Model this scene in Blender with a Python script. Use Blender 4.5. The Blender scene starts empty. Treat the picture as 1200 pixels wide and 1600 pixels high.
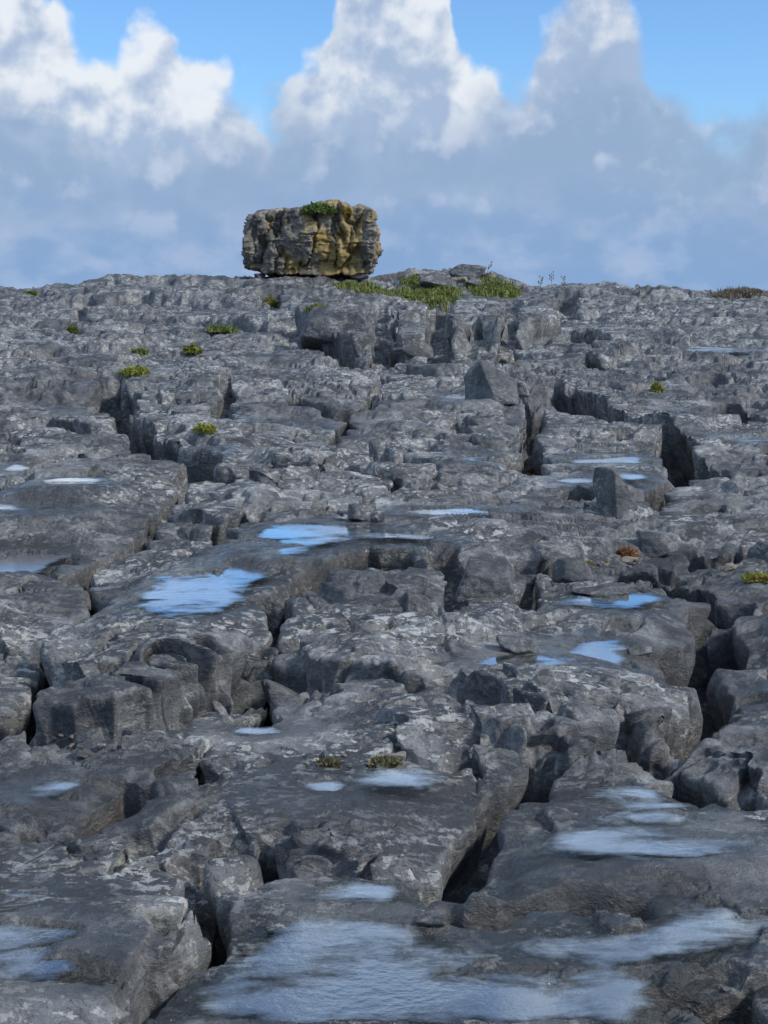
import bpy, math, random
import numpy as np
from math import radians, sin, cos, atan2, pi

# ------------------------------------------------------------------ camera, world, sun, exposure
scene = bpy.context.scene
COL = scene.collection
EYE = 1.6
FPX = 2222.0                      # focal length in pixels of the 1200 x 1600 frame
PITCH = math.atan(350.0 / FPX)    # eye level lies at y = 450 of the frame

cam_data = bpy.data.cameras.new('camera')
cam = bpy.data.objects.new('camera', cam_data)
COL.objects.link(cam)
cam.location = (0, 0, EYE)
cam.rotation_euler = (pi / 2 - PITCH, 0, 0)
cam_data.sensor_fit = 'VERTICAL'
cam_data.sensor_height = 36.0
cam_data.lens = 36.0 * FPX / 1600.0
cam_data.clip_start = 0.05
cam_data.clip_end = 20000
scene.camera = cam

SUN_EL, SUN_AZ = radians(40), radians(112)     # azimuth from +Y towards +X: behind the camera, to the right
sun_data = bpy.data.lights.new('sun', 'SUN')
sun_data.energy = 3.3
sun_data.angle = radians(7)
sun_data.color = (1.0, 0.95, 0.88)
sun = bpy.data.objects.new('sun', sun_data)
COL.objects.link(sun)
sun.rotation_euler = (pi / 2 - SUN_EL, 0, pi - SUN_AZ)
sun.location = (0, 0, 60)

scene.view_settings.view_transform = 'Standard'
scene.view_settings.look = 'None'
scene.view_settings.gamma = 1.0
scene.view_settings.exposure = 0.0
scene.view_settings.use_curve_mapping = False


class NT:
    """small helper around a node tree"""
    def __init__(s, tree):
        s.t = tree; s.n = tree.nodes; s.l = tree.links

    def put(s, sock, v):
        if v is None: return
        if hasattr(v, 'is_linked') or hasattr(v, 'links'):
            s.l.new(v, sock)
        else:
            sock.default_value = v

    def new(s, kind, **kw):
        n = s.n.new(kind)
        for k, v in kw.items(): setattr(n, k, v)
        return n

    def m(s, op, a, b=None, c=None, clamp=False):
        n = s.new('ShaderNodeMath', operation=op, use_clamp=clamp)
        s.put(n.inputs[0], a); s.put(n.inputs[1], b); s.put(n.inputs[2], c)
        return n.outputs[0]

    def vm(s, op, a, b=None):
        n = s.new('ShaderNodeVectorMath', operation=op)
        s.put(n.inputs[0], a); s.put(n.inputs[1], b)
        return n.outputs[0]

    def step(s, x, lo, hi, a=0.0, b=1.0):
        n = s.new('ShaderNodeMapRange', interpolation_type='SMOOTHSTEP')
        s.put(n.inputs[0], x); s.put(n.inputs[1], lo); s.put(n.inputs[2], hi)
        s.put(n.inputs[3], a); s.put(n.inputs[4], b)
        return n.outputs[0]

    def mix(s, f, a, b):
        n = s.new('ShaderNodeMix', data_type='RGBA')
        s.put(n.inputs[0], f); s.put(n.inputs[6], a); s.put(n.inputs[7], b)
        return n.outputs[2]

    def mul(s, f, a, b):
        n = s.new('ShaderNodeMix', data_type='RGBA', blend_type='MULTIPLY')
        s.put(n.inputs[0], f); s.put(n.inputs[6], a); s.put(n.inputs[7], b)
        return n.outputs[2]

    def noise(s, vec, scale, detail=4.0, rough=0.55, dist=0.0):
        n = s.new('ShaderNodeTexNoise')
        s.put(n.inputs['Vector'], vec); s.put(n.inputs['Scale'], scale)
        n.inputs['Detail'].default_value = detail
        n.inputs['Roughness'].default_value = rough
        n.inputs['Distortion'].default_value = dist
        return n.outputs[0]

    def scale(s, vec, xyz):
        n = s.new('ShaderNodeMapping')
        s.put(n.inputs[0], vec); n.inputs['Scale'].default_value = xyz
        return n.outputs[0]

    def curve(s, x, lo, hi, pts, vlo, vhi):
        """piecewise function of x: pts in real units"""
        t = s.new('ShaderNodeMapRange', clamp=True)
        s.put(t.inputs[0], x); t.inputs[1].default_value = lo; t.inputs[2].default_value = hi
        c = s.new('ShaderNodeFloatCurve')
        s.put(c.inputs['Value'], t.outputs[0])
        cu = c.mapping.curves[0]
        q = [((a - lo) / (hi - lo), (b - vlo) / (vhi - vlo)) for a, b in pts]
        while len(cu.points) < len(q): cu.points.new(0.5, 0.5)
        for i, (a, b) in enumerate(q):
            cu.points[i].location = (a, b); cu.points[i].handle_type = 'AUTO'
        c.mapping.update()
        return s.m('MULTIPLY_ADD', c.outputs[0], vhi - vlo, vlo)


def px_dir(x, y):
    a, b = (x - 600.0) / FPX, (800.0 - y) / FPX
    v = np.array([a, cos(PITCH) + b * sin(PITCH), -sin(PITCH) + b * cos(PITCH)])
    return v / np.linalg.norm(v)


def px_azel(x, y):
    v = px_dir(x, y)
    return math.degrees(atan2(v[0], v[1])), math.degrees(math.asin(v[2]))


def build_world():
    w = bpy.data.worlds.new('World')
    scene.world = w
    w.use_nodes = True
    w.node_tree.nodes.clear()
    N = NT(w.node_tree)
    tc = N.new('ShaderNodeTexCoord')
    D = tc.outputs['Generated']
    sep = N.new('ShaderNodeSeparateXYZ'); N.put(sep.inputs[0], D)
    X, Y, Z = sep.outputs
    az = N.m('MULTIPLY', N.m('ARCTAN2', X, Y), 57.29578)
    el = N.m('MULTIPLY', N.m('ARCSINE', Z), 57.29578)

    sky = N.new('ShaderNodeTexSky', sky_type='NISHITA')
    sky.sun_disc = False
    sky.sun_elevation = SUN_EL
    sky.sun_rotation = SUN_AZ
    sky.air_density = 1.0; sky.dust_density = 0.4; sky.ozone_density = 2.0
    S = 0.1
    blue = N.mul(1.0, sky.outputs[0], (.92, 1.30, 1.72, 1))

    def outline(pts):
        q = [px_azel(x, y) for x, y in pts]
        return q
    # top outlines of the two cloud banks; they go on round the whole sky in the same manner
    def cont(core):
        left = [(-180, 9.0), (-150, 13), (-120, 8.5), (-95, 14), (-70, 9), (-50, 12.5), (-36, 9.5), (-26, 12.8), (-20, 11.0)]
        right = [(20, 7.5), (27, 10.5), (38, 8.0), (52, 12.5), (70, 9), (92, 13), (120, 8.5), (150, 12), (180, 9.0)]
        return left + core + right
    back = outline([(0, -70), (60, -55), (92, -15), (112, 42), (140, 78), (172, 88), (200, 52), (255, 46), (290, 84), (318, 112), (350, 98),
                    (385, 128), (408, 155), (432, 172), (455, 140), (480, 95), (508, 60), (522, -10), (545, -75), (620, -110), (690, -80), (708, 20),
                    (738, 92), (768, 104), (790, 146), (825, 116), (838, 60), (862, 5), (900, -60), (960, -65), (990, 0), (1022, 118),
                    (1060, 172), (1115, 196), (1150, 205), (1200, 170)])
    front = outline([(0, 150), (80, 190), (180, 225), (300, 225), (400, 180), (480, 165), (560, 180), (630, 205), (700, 180),
                     (780, 165), (860, 140), (960, 110), (1030, 140), (1090, 175), (1140, 195), (1200, 140)])
    # split the curve in three so that no curve carries too many points
    def piece(pts, vlo, vhi):
        core = sorted(pts)
        inner = N.curve(az, -17.0, 17.0, [(-17, core[0][1])] + core + [(17, core[-1][1])], vlo, vhi)
        outer = N.curve(az, -180.0, 180.0, cont([(-16.9, core[0][1]), (16.9, core[-1][1])]), vlo, vhi)
        inside = N.step(N.m('ABSOLUTE', az), 15.5, 17.0, 1.0, 0.0)
        return N.m('ADD', N.m('MULTIPLY', inner, inside), N.m('MULTIPLY', outer, N.m('SUBTRACT', 1.0, inside)))

    n_big = N.noise(D, 13.0, 2.0, 0.5)
    n_mid = N.noise(D, 30.0, 6.0, 0.48)
    n_fin = N.noise(D, 95.0, 5.0, 0.6)
    off = N.vm('ADD', D, (-0.006, 0.0, 0.012))
    n_mid2 = N.noise(off, 30.0, 6.0, 0.48)
    off2 = N.vm('ADD', D, (-0.0025, 0.0, 0.005))
    n_fin2 = N.noise(off2, 95.0, 5.0, 0.6)
    # cauliflower lumps
    vo = N.new('ShaderNodeTexVoronoi', feature='SMOOTH_F1')
    dv = N.new('ShaderNodeVectorMath', operation='MULTIPLY_ADD')
    nc = N.new('ShaderNodeTexNoise'); N.put(nc.inputs['Vector'], D); nc.inputs['Scale'].default_value = 40; nc.inputs['Detail'].default_value = 4
    N.put(dv.inputs[0], nc.outputs['Color']); dv.inputs[1].default_value = (0.03, 0.03, 0.03); N.put(dv.inputs[2], D)
    N.put(vo.inputs['Vector'], dv.outputs[0]); vo.inputs['Scale'].default_value = 24.0
    vo.inputs['Smoothness'].default_value = 0.25
    lump = N.m('SUBTRACT', 0.45, vo.outputs['Distance'])

    lump_lit = N.m('SUBTRACT', lump, .12)
    rel = N.m('ADD', N.m('MULTIPLY', N.m('SUBTRACT', n_mid, n_mid2), 2.6),
              N.m('ADD', N.m('MULTIPLY', N.m('SUBTRACT', n_fin, n_fin2), .35), N.m('MULTIPLY', lump_lit, .9)))          # relief: towards the light or away

    def height_over(top, amp_mid, amp_lump):
        a = N.m('SUBTRACT', top, el)
        a = N.m('ADD', a, N.m('MULTIPLY', N.m('SUBTRACT', n_mid, 0.5), amp_mid))
        a = N.m('ADD', a, N.m('MULTIPLY', lump, amp_lump))
        a = N.m('ADD', a, N.m('MULTIPLY', N.m('SUBTRACT', n_fin, 0.5), 0.55))
        return a
    vo2 = N.new('ShaderNodeTexVoronoi', feature='SMOOTH_F1'); N.put(vo2.inputs['Vector'], dv.outputs[0])
    vo2.inputs['Scale'].default_value = 62.0; vo2.inputs['Smoothness'].default_value = .3
    lump = N.m('ADD', lump, N.m('MULTIPLY', N.m('SUBTRACT', .4, vo2.outputs['Distance']), .45))
    hb = height_over(piece(back, -5, 20), 1.9, 2.4)
    hf = height_over(piece(front, -5, 20), 4.2, 1.8)
    # broken high cloud above the bank, out of the frame, where the pools mirror it
    hi = N.step(N.m('ADD', N.noise(N.scale(D, (1.0, 1.0, 2.2)), 2.6, 8.0, 0.6), N.m('MULTIPLY', N.m('SUBTRACT', n_big, .5), .25)), 0.38, 0.56)
    hi = N.m('MULTIPLY', hi, N.step(el, 13.0, 20.0))

    aback = N.step(hb, N.step(az, 3.0, 9.0, -.25, -.9), N.step(az, 3.0, 9.0, 1.0, 1.8))
    dull = N.step(az, 3.0, 7.5, 0.0, .42)
    lit = N.step(N.m('ADD', N.m('SUBTRACT', N.m('SUBTRACT', 1.0, dull), N.m('MULTIPLY', hb, 0.10)), rel), 0.10, 1.05)
    white = (8.3, 8.7, 9.2, 1); shade_b = (3.9, 5.0, 6.9, 1); grey_f = (2.85, 4.1, 6.1, 1); low = (2.35, 3.85, 6.4, 1)
    cb = N.mix(lit, shade_b, white)
    c = N.mix(N.m('MULTIPLY', aback, 0.97), blue, cb)
    afront = N.m('MULTIPLY', N.step(hf, -0.9, 1.6), 0.86)
    litf = N.step(N.m('ADD', N.m('MULTIPLY', rel, 0.8), N.m('MULTIPLY', n_mid, 0.7)), 0.28, 1.0)
    cf = N.mix(litf, grey_f, (5.0, 5.9, 7.6, 1))
    c = N.mix(afront, c, cf)
    ch = N.mix(N.step(n_mid, 0.3, 0.7), (4.6, 6.7, 10.2, 1), (8.6, 10.2, 12.2, 1))
    c = N.mix(hi, c, ch)
    veil = N.step(N.m('ADD', el, N.m('MULTIPLY', N.m('SUBTRACT', n_big, .5), 3.0)), 0.2, 5.8, 0.93, 0.0)
    lown = N.mix(N.step(N.noise(N.scale(D, (1, 1, 1.7)), 22.0, 5.0, 0.5), 0.40, 0.68), low, (3.8, 5.0, 7.2, 1))
    c = N.mix(veil, c, lown)
    bg = N.new('ShaderNodeBackground'); N.put(bg.inputs[0], c); bg.inputs[1].default_value = S
    out = N.new('ShaderNodeOutputWorld'); N.l.new(bg.outputs[0], out.inputs[0])


build_world()

# ------------------------------------------------------------------ noise
rs = np.random.RandomState(7)
PERM = rs.permutation(256).astype(np.int32); PERM = np.concatenate([PERM, PERM])
GA = rs.rand(256) * 2 * pi
GX = np.cos(GA).astype(np.float32); GY = np.sin(GA).astype(np.float32)
RND = rs.rand(4, 256).astype(np.float32)


def gnoise(x, y, seed=0):
    x = np.asarray(x, np.float32) + np.float32(seed * 17.13); y = np.asarray(y, np.float32) + np.float32(seed * 9.71)
    fx = np.floor(x); fy = np.floor(y)
    ix = fx.astype(np.int32) & 255; iy = fy.astype(np.int32) & 255
    x = x - fx; y = y - fy
    u = x * x * x * (x * (x * 6 - 15) + 10); v = y * y * y * (y * (y * 6 - 15) + 10)
    i1 = (ix + 1) & 255; j1 = (iy + 1) & 255

    def g(i, j, dx, dy):
        h = PERM[i + PERM[j]]
        return GX[h] * dx + GY[h] * dy
    a = g(ix, iy, x, y); b = g(i1, iy, x - 1, y); c = g(ix, j1, x, y - 1); d = g(i1, j1, x - 1, y - 1)
    a = a + u * (b - a); c = c + u * (d - c)
    return (a + v * (c - a)) * 1.5


def fbm(x, y, oct=4, seed=0, gain=0.5):
    s = 0; a = 1.0; t = 0
    for k in range(oct):
        s = s + a * gnoise(x, y, seed + k * 3); t += a
        a *= gain; x = x * 2.03; y = y * 2.03
    return s / t


def ss(x, lo, hi):
    t = np.clip((x - lo) / (hi - lo), 0, 1)
    return t * t * (3 - 2 * t)


def box(a, n, axis):
    """running mean of half-width n"""
    if n < 1: return a
    pad = [(0, 0)] * a.ndim; pad[axis] = (n + 1, n)
    c = np.cumsum(np.pad(a, pad, mode='edge').astype(np.float64), axis=axis)
    L = a.shape[axis]
    hi = np.take(c, np.arange(2 * n + 1, 2 * n + 1 + L), axis=axis); lo = np.take(c, np.arange(0, L), axis=axis)
    return ((hi - lo) / (2 * n + 1)).astype(np.float32)


def terr(n, step, w=0.22, notch=0.0, nw=.10):
    """steps; notch: how deep (in steps) the foot of each riser is eaten back"""
    t = n / step; i = np.floor(t); f = t - i
    z = (i + ss(f, 1 - w, 1.0)) * step
    if not np.isscalar(notch):
        z = z - notch * step * ss(f, 1 - w - 2.2 * nw, 1 - w - nw * .6) * (1 - ss(f, 1 - w, 1 - w * .4))
    return z


# ------------------------------------------------------------------ the lie of the land
CREST_Y = 34.0
_cx = np.array([-60, 0, 60, 75, 135, 152, 172, 240, 385, 400, 424, 440, 600, 625, 645, 700, 760, 790, 815, 870, 900, 955, 1000, 1040, 1100, 1140, 1200, 1260]) * 1.0
_cy = np.array([457, 455, 454, 452, 455, 449, 444, 442, 443, 446, 442, 437, 436, 433, 428, 428, 433, 444, 455, 452, 449, 447, 452, 457, 462, 457, 459, 456]) * 1.0
CRX = (_cx - 600) / FPX * CREST_Y
CRZ = (450 - _cy) / FPX * CREST_Y


def base(x, y):
    yy = np.clip(y, 0, CREST_Y)
    z = 1.6 * (yy / CREST_Y) ** 1.3
    z = z + np.interp(x, CRX, CRZ) * ss(y, 27.5, 33.2) * (1 - ss(y, 36, 60))
    over = np.clip(y - CREST_Y, 0, None)
    z = z - 0.055 * over * ss(over, 0, 7)
    return z


def hit(px, py, f, d0=1.5, d1=60.0, n=3000):
    v = px_dir(px, py)
    t = np.exp(np.linspace(math.log(d0), math.log(d1), n))
    X, Y, Z = v[0] * t, v[1] * t, EYE + v[2] * t
    h = f(X, Y)
    k = np.nonzero(Z < h)[0]
    k = k[0] if len(k) else n - 1
    return float(X[k]), float(Y[k]), float(h[k])


def world_line(pts, f=None):
    return np.array([hit(x, y, f or base)[:2] for x, y in pts])


# joints the photograph shows: points in the frame laid on the ground, width and depth in metres, shoulder
GRIKE_PX = [
    ([(15, 1150), (45, 1090), (75, 1040), (105, 1000), (125, 960), (138, 915), (136, 882), (165, 862), (215, 835), (260, 800), (292, 755)], .16, .55, .10),
    ([(292, 755), (300, 735), (270, 715)], .06, .3, .05),
    ([(165, 585), (185, 625), (192, 668), (228, 698), (270, 722), (312, 748), (362, 762)], .34, .70, .05),
    ([(358, 588), (352, 632), (343, 662)], .22, .45, .05),
    ([(362, 762), (420, 750), (520, 752)], .05, .2, .05),
    ([(548, 640), (515, 690), (500, 705)], .10, .28, .08),
    ([(600, 590), (575, 640), (548, 640)], .10, .22, .06),
    ([(842, 622), (832, 680), (828, 738)], .26, .65, .05),
    ([(845, 602), (885, 612), (932, 640), (985, 655), (1045, 684), (1075, 722), (1088, 748)], .32, .60, .06),
    ([(1088, 748), (1035, 768), (1012, 812)], .18, .35, .10),
    ([(1070, 1150), (1085, 1105), (1100, 1060), (1092, 1015), (1105, 955), (1125, 915)], .22, .60, .12),
    ([(1125, 915), (1080, 885), (1000, 878), (905, 880), (830, 890)], .12, .25, .08),
    ([(400, 1125), (412, 1075), (430, 1020)], .12, .35, .10),
    ([(430, 1020), (450, 975), (440, 940)], .05, .2, .08),
    ([(282, 1470), (296, 1405), (318, 1340)], .11, .45, .03),
    ([(318, 1340), (350, 1322), (430, 1335), (440, 1310)], .05, .2, .05),
    ([(282, 1470), (200, 1560), (165, 1640)], .02, .06, .03),
    ([(690, 1385), (745, 1310), (800, 1250), (850, 1190)], .10, .28, .12),
    ([(327, 862), (345, 822), (400, 812)], .14, .35, .05),
    ([(400, 812), (520, 805), (560, 812)], .05, .15, .05),
    ([(688, 470), (685, 530), (682, 575)], .36, .60, .05),
    ([(590, 478), (600, 530), (604, 575)], .36, .50, .05),
    ([(800, 480), (795, 530), (790, 570)], .26, .45, .05),
    ([(745, 500), (742, 560)], .18, .40, .05),
    ([(880, 462), (888, 505)], .40, .45, .05),
    ([(126, 470), (132, 508)], .25, .35, .05),
    ([(870, 545), (905, 560), (960, 575), (1040, 600)], .12, .30, .06),
    ([(700, 880), (720, 905), (700, 960), (690, 990)], .10, .22, .10),
    ([(820, 890), (822, 920), (780, 960)], .08, .22, .12),
    ([(1180, 660), (1150, 640), (1100, 655)], .22, .35, .05),
    ([(1170, 1260), (1090, 1210), (985, 1175), (960, 1150)], .09, .30, .10),
    ([(720, 690), (712, 655)], .12, .25, .05),
    ([(1105, 1530), (1150, 1580), (1175, 1640)], .10, .30, .08),
    ([(130, 1310), (200, 1262), (215, 1245)], .06, .15, .08),
    ([(425, 455), (420, 490)], .30, .30, .05),
]
# ledges: the far side stands higher by h, dying out over L metres; under, the depth of the black gap at its foot
LEDGE_PX = [
    ([(150, 1660), (200, 1560), (250, 1500), (284, 1462), (300, 1400)], .13, 1.2, .05, .02),
    ([(18, 1140), (60, 1152), (120, 1160), (180, 1158), (235, 1140), (268, 1112), (320, 1082), (372, 1056), (402, 1040)], .10, 1.5, .12, .08),
    ([(438, 945), (480, 915), (522, 888), (575, 875), (640, 880), (690, 902)], .13, 1.5, .34, .12),
    ([(430, 1045), (500, 1068), (600, 1076), (660, 1085)], .06, .9, .09, .05),
    ([(700, 1090), (755, 1106), (822, 1142), (885, 1135), (945, 1128), (1010, 1150), (1060, 1150)], .085, .9, .11, .07),
    ([(686, 1388), (720, 1402), (775, 1402), (830, 1392), (885, 1386), (960, 1394), (1020, 1396)], .06, 1.3, .10, .07),
    ([(455, 515), (500, 545), (560, 556), (640, 552), (760, 552), (830, 540), (880, 520)], .36, 7.0, .12, .12),
    ([(845, 612), (930, 652), (1040, 690)], .06, 1.0, .05, .04),
    ([(0, 560), (90, 548), (170, 552), (250, 540)], .16, 4.0, .06, .08),
    ([(150, 478), (230, 470), (320, 478), (410, 480)], .16, 6.0, .22, .30),
    ([(160, 452), (260, 449), (400, 455)], .12, 5.0, .18, .35),
    ([(850, 470), (930, 462), (1060, 468)], .10, 5.0, .18, .30),
    ([(180, 500), (300, 505), (430, 520)], .12, 4.0, .16, .2),
    ([(360, 640), (470, 632), (540, 650)], .08, 2.0, .14, .12),
    ([(620, 590), (700, 600), (760, 596)], .08, 2.0, .14, .12),
    ([(20, 735), (120, 722), (200, 735)], .08, 1.5, .14, .10),
    ([(0, 680), (80, 672), (170, 690)], .08, 1.5, .14, .10),
    ([(880, 770), (960, 778), (1010, 770)], .08, 1.2, .14, .08),
    ([(900, 500), (960, 485), (1060, 490), (1200, 500)], .10, 5.0, .08, .12),
    ([(940, 570), (1020, 560), (1120, 566), (1220, 560)], .14, 4.0, .06, .08),
    ([(330, 862), (370, 862), (400, 850)], .08, .6, .05, .03),
    ([(1050, 1200), (1130, 1222), (1220, 1235)], .085, .8, .13, .08),
    ([(330, 1372), (430, 1345), (520, 1352), (640, 1372), (690, 1390)], .08, .8, .04, .03),
    ([(640, 660), (720, 672), (820, 668)], .08, 1.2, .05, .05),
    ([(0, 620), (60, 612), (150, 622)], .07, 1.4, .04, .05),
    ([(450, 760), (540, 752), (640, 775)], .10, 1.2, .08, .04),
    ([(520, 700), (600, 712), (700, 745)], .08, 1.2, .05, .04),
    ([(130, 1310), (250, 1300), (330, 1250)], .05, .8, .04, .03),
]


def poly_dist(x, y, P):
    """distance, signed side (+ = left of the direction) and run 0..1 along polyline"""
    best = np.full(x.shape, 1e9, np.float32); side = np.zeros(x.shape, np.float32); run = np.zeros(x.shape, np.float32)
    seg = np.linalg.norm(np.diff(P, axis=0), axis=1); tot = seg.sum(); acc = 0
    for k in range(len(P) - 1):
        ax, ay = P[k]; bx, by = P[k + 1]; dx, dy = bx - ax, by - ay; L2 = dx * dx + dy * dy + 1e-9
        t = np.clip(((x - ax) * dx + (y - ay) * dy) / L2, 0, 1)
        ex = x - ax - t * dx; ey = y - ay - t * dy
        d = np.sqrt(ex * ex + ey * ey)
        c = dx * ey - dy * ex
        m = d < best
        best = np.where(m, d, best); side = np.where(m, np.sign(c), side)
        run = np.where(m, (acc + t * seg[k]) / tot, run)
        acc += seg[k]
    return best, side, run


GRIKES = [(world_line(p), w, d, s) for p, w, d, s in GRIKE_PX]
LEDGES = [(world_line(p), h, L, u, w) for p, h, L, u, w in LEDGE_PX]


def within(x, y, P, m):
    return (x > P[:, 0].min() - m) & (x < P[:, 0].max() + m) & (y > P[:, 1].min() - m) & (y < P[:, 1].max() + m)


def warp(x, y):
    a = 0.05 + 0.005 * y
    wx = x + a * fbm(x / .9, y / .9, 4, 31, .48)
    wy = y + a * 1.6 * fbm(x / .9, y / 1.1, 4, 57, .48)
    return wx, wy


def ledges_z(x, y, wx, wy):
    soft = .012 + .0035 * np.clip(y, 0, 40)
    z = np.zeros(x.shape, np.float32)
    for P, h, L, u, w in LEDGES:
        m = within(x, y, P, L * 2.2 + .3)
        if not m.any(): continue
        d, s, r = poly_dist(wx[m], wy[m], P)
        sd = d * s
        fade = ss(r, 0.0, .12) * (1 - ss(r, .88, 1.0))
        z[m] += h * fade * ss(sd / soft[m], -1, 1) * np.exp(-np.clip(sd, 0, None) / L) * (1 - .45 * np.exp(-np.clip(sd, 0, None) / .09))
    return z


def ledge_gaps(z, x, y, wx, wy, edge):
    for P, h, L, u, w in LEDGES:
        m = within(x, y, P, .7)
        if not m.any(): continue
        d, s, r = poly_dist(wx[m], wy[m], P)
        sd = d * s; fade = ss(r, 0.0, .12) * (1 - ss(r, .88, 1.0))
        wd = w * (.55 + 1.1 * ss(edge[m], -.35, .35)) + .002 * y[m]
        z[m] -= u * fade * (1 - ss(np.abs(sd + wd * .5), wd * .35, wd * .5 + .02 + .003 * y[m]))


# pools: list of ellipses (cx, cy, rx, ry) in the frame
POOL_PX = [
    [(350, 1450, 120, 22), (500, 1442, 120, 26), (620, 1460, 90, 30), (700, 1440, 140, 44), (820, 1450, 150, 62), (920, 1480, 120, 40), (980, 1540, 140, 36), (1050, 1460, 110, 44), (640, 1550, 260, 34), (1010, 1420, 110, 42), (560, 1500, 220, 30), (420, 1520, 190, 22), (800, 1520, 130, 24)],
    [(30, 1465, 90, 22), (50, 1510, 70, 14), (20, 1490, 60, 24)],
    [(350, 912, 80, 18), (270, 945, 60, 11), (430, 890, 90, 13), (385, 903, 90, 16), (470, 874, 90, 14), (320, 932, 80, 14)],
    [(490, 832, 80, 11), (560, 846, 110, 10), (530, 858, 90, 8), (590, 840, 80, 7)],
    [(35, 880, 70, 15)], [(45, 789, 70, 8)], [(106, 752, 34, 4)], [(30, 730, 14, 5)],
    [(930, 936, 30, 4), (985, 938, 62, 7), (1015, 942, 36, 4)],
    [(930, 1018, 50, 14), (985, 1012, 58, 8), (960, 1026, 36, 6)],
    [(820, 1033, 46, 7)],
    [(1000, 1318, 110, 13), (930, 1308, 50, 7), (1060, 1330, 60, 6)],
    [(1010, 1238, 40, 8), (1020, 1280, 26, 6), (1045, 1255, 40, 5)],
    [(625, 1214, 40, 8)], [(505, 1228, 34, 9)],
    [(985, 703, 66, 5), (1015, 706, 40, 3)], [(935, 720, 60, 4), (975, 716, 30, 3)],
    [(905, 751, 28, 4)], [(1002, 747, 24, 5)],
    [(910, 641, 17, 3)], [(1075, 649, 34, 3)], [(725, 620, 28, 3)], [(765, 718, 42, 3)],
    [(1110, 547, 60, 3)], [(1172, 686, 40, 4)], [(1190, 1022, 26, 8)], [(1185, 1077, 36, 6)],
    [(420, 654, 56, 3), (455, 652, 40, 3)], [(470, 668, 36, 2.5)], [(568, 578, 40, 3)], [(122, 647, 32, 3)],
    [(268, 458, 26, 4)], [(246, 579, 12, 2.5)], [(98, 1230, 30, 6)], [(405, 1143, 26, 5)],
    [(700, 800, 60, 4)], [(60, 1400, 30, 4)], [(575, 1392, 50, 7)], [(330, 700, 20, 2)],
]


def build_pools():
    """pool levels from the bare ground round each one; every lobe stays where the frame shows it"""
    out = []
    for ells in POOL_PX:
        zs = []; E = []
        for cx, cy, rx, ry in ells:
            ry = max(ry, 4.0)
            c = hit(cx, cy, base); n = hit(cx, cy + ry, base); f = hit(cx, cy - ry, base)
            e = (c[0], .5 * (n[1] + f[1]), rx / FPX * c[1], max(.5 * (f[1] - n[1]), .04)); E.append(e)
            gx, gy = np.meshgrid(np.linspace(-1, 1, 9), np.linspace(-1, 1, 9))
            zs.append(np.percentile(height(e[0] + gx * e[2], e[1] + gy * e[3]), 50))
        Z = float(np.mean(zs)); E2 = []
        for (cx, cy, rx, ry), e in zip(ells, E):
            ry = max(ry, 4.0)
            v = px_dir(cx, cy); t = (Z - EYE) / v[2] if v[2] < 0 else e[1]
            vn = px_dir(cx, cy + ry); tn = (Z - EYE) / vn[2] if vn[2] < 0 else e[1]
            vf = px_dir(cx, cy - ry); tf = (Z - EYE) / vf[2] if vf[2] < -.001 else e[1] + e[3]
            y0, y1 = tn * vn[1], tf * vf[1]
            if not (0 < y0 < y1 < 45) or y1 - y0 > 4: E2.append(e); continue
            E2.append((v[0] * t, .5 * (y0 + y1), rx / FPX * t * 1.12, .5 * (y1 - y0) * 1.12))
        out.append((E2, Z))
    return out


def lift_hidden_pools():
    """a pool the frame shows must not lie behind the swell of rock in front of it"""
    for k in range(len(POOLS)):
        for it in range(5 if POOLS[k][0][0][1] < 14 else 1):
            E, Z = POOLS[k]
            cx, cy, rx, ry = POOL_PX[k][0]
            ex, ey = E[0][0], E[0][1]
            t = np.linspace(.80, .995, 160)
            ray = EYE + (Z - EYE) * t
            h = height(ex * t, ey * t)
            if (h > ray + .004).sum() < 3: break
            nz = Z + .022
            E2 = [(e[0] * (nz - EYE) / (Z - EYE), e[1] * (nz - EYE) / (Z - EYE), e[2], e[3]) if Z < EYE - .3 else e for e in E]
            POOLS[k] = (E2, nz)


POOLS = []


def pool_field(x, y, E):
    F = np.full(x.shape, -9.0, np.float32)
    for cx, cy, rx, ry in E:
        q = np.sqrt(((x - cx) / rx) ** 2 + ((y - cy) / ry) ** 2)
        F = np.maximum(F, (1 - q) * np.sqrt(rx * ry))
    return F                                     # about metres inside (+) or outside (-)


CELLX, CELLY, CROT = 1.45, 3.3, radians(-9)


def cells(x, y):
    """jittered cells: nearest id, gap to the joint, two random numbers, position inside the cell"""
    c, s = cos(CROT), sin(CROT)
    u = (x * c + y * s) / CELLX; v = (-x * s + y * c) / CELLY
    v = v + .0 * u
    iu = np.floor(u).astype(np.int32); iv = np.floor(v).astype(np.int32)
    F1 = np.full(x.shape, 9.0, np.float32); F2 = F1.copy()
    ID = np.zeros(x.shape, np.int32); ID2 = ID.copy(); du = F1.copy(); dv = F1.copy()
    for a in (-1, 0, 1):
        for b in (-1, 0, 1):
            i = iu + a; j = iv + b
            h = PERM[(i & 255) + PERM[j & 255]]
            pu = i + .5 + .78 * (RND[0][h] - .5) + .5 * ((j & 1) - .5) ; pv = j + .5 + .72 * (RND[1][h] - .5)
            ex = u - pu; ey = v - pv
            d = np.sqrt(ex * ex + ey * ey).astype(np.float32)
            k = (i + 512) * 1024 + (j + 512)
            m1 = d < F1; m2 = (~m1) & (d < F2)
            F2 = np.where(m1, F1, np.where(m2, d, F2)); ID2 = np.where(m1, ID, np.where(m2, k, ID2))
            F1 = np.where(m1, d, F1); ID = np.where(m1, k, ID)
            du = np.where(m1, ex, du); dv = np.where(m1, ey, dv)
    return ID, ID2, F2 - F1, du, dv


def hid(k, c):
    return RND[c][(k * 7 + (k >> 8) * 31 + (k >> 3)) & 255]


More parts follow.
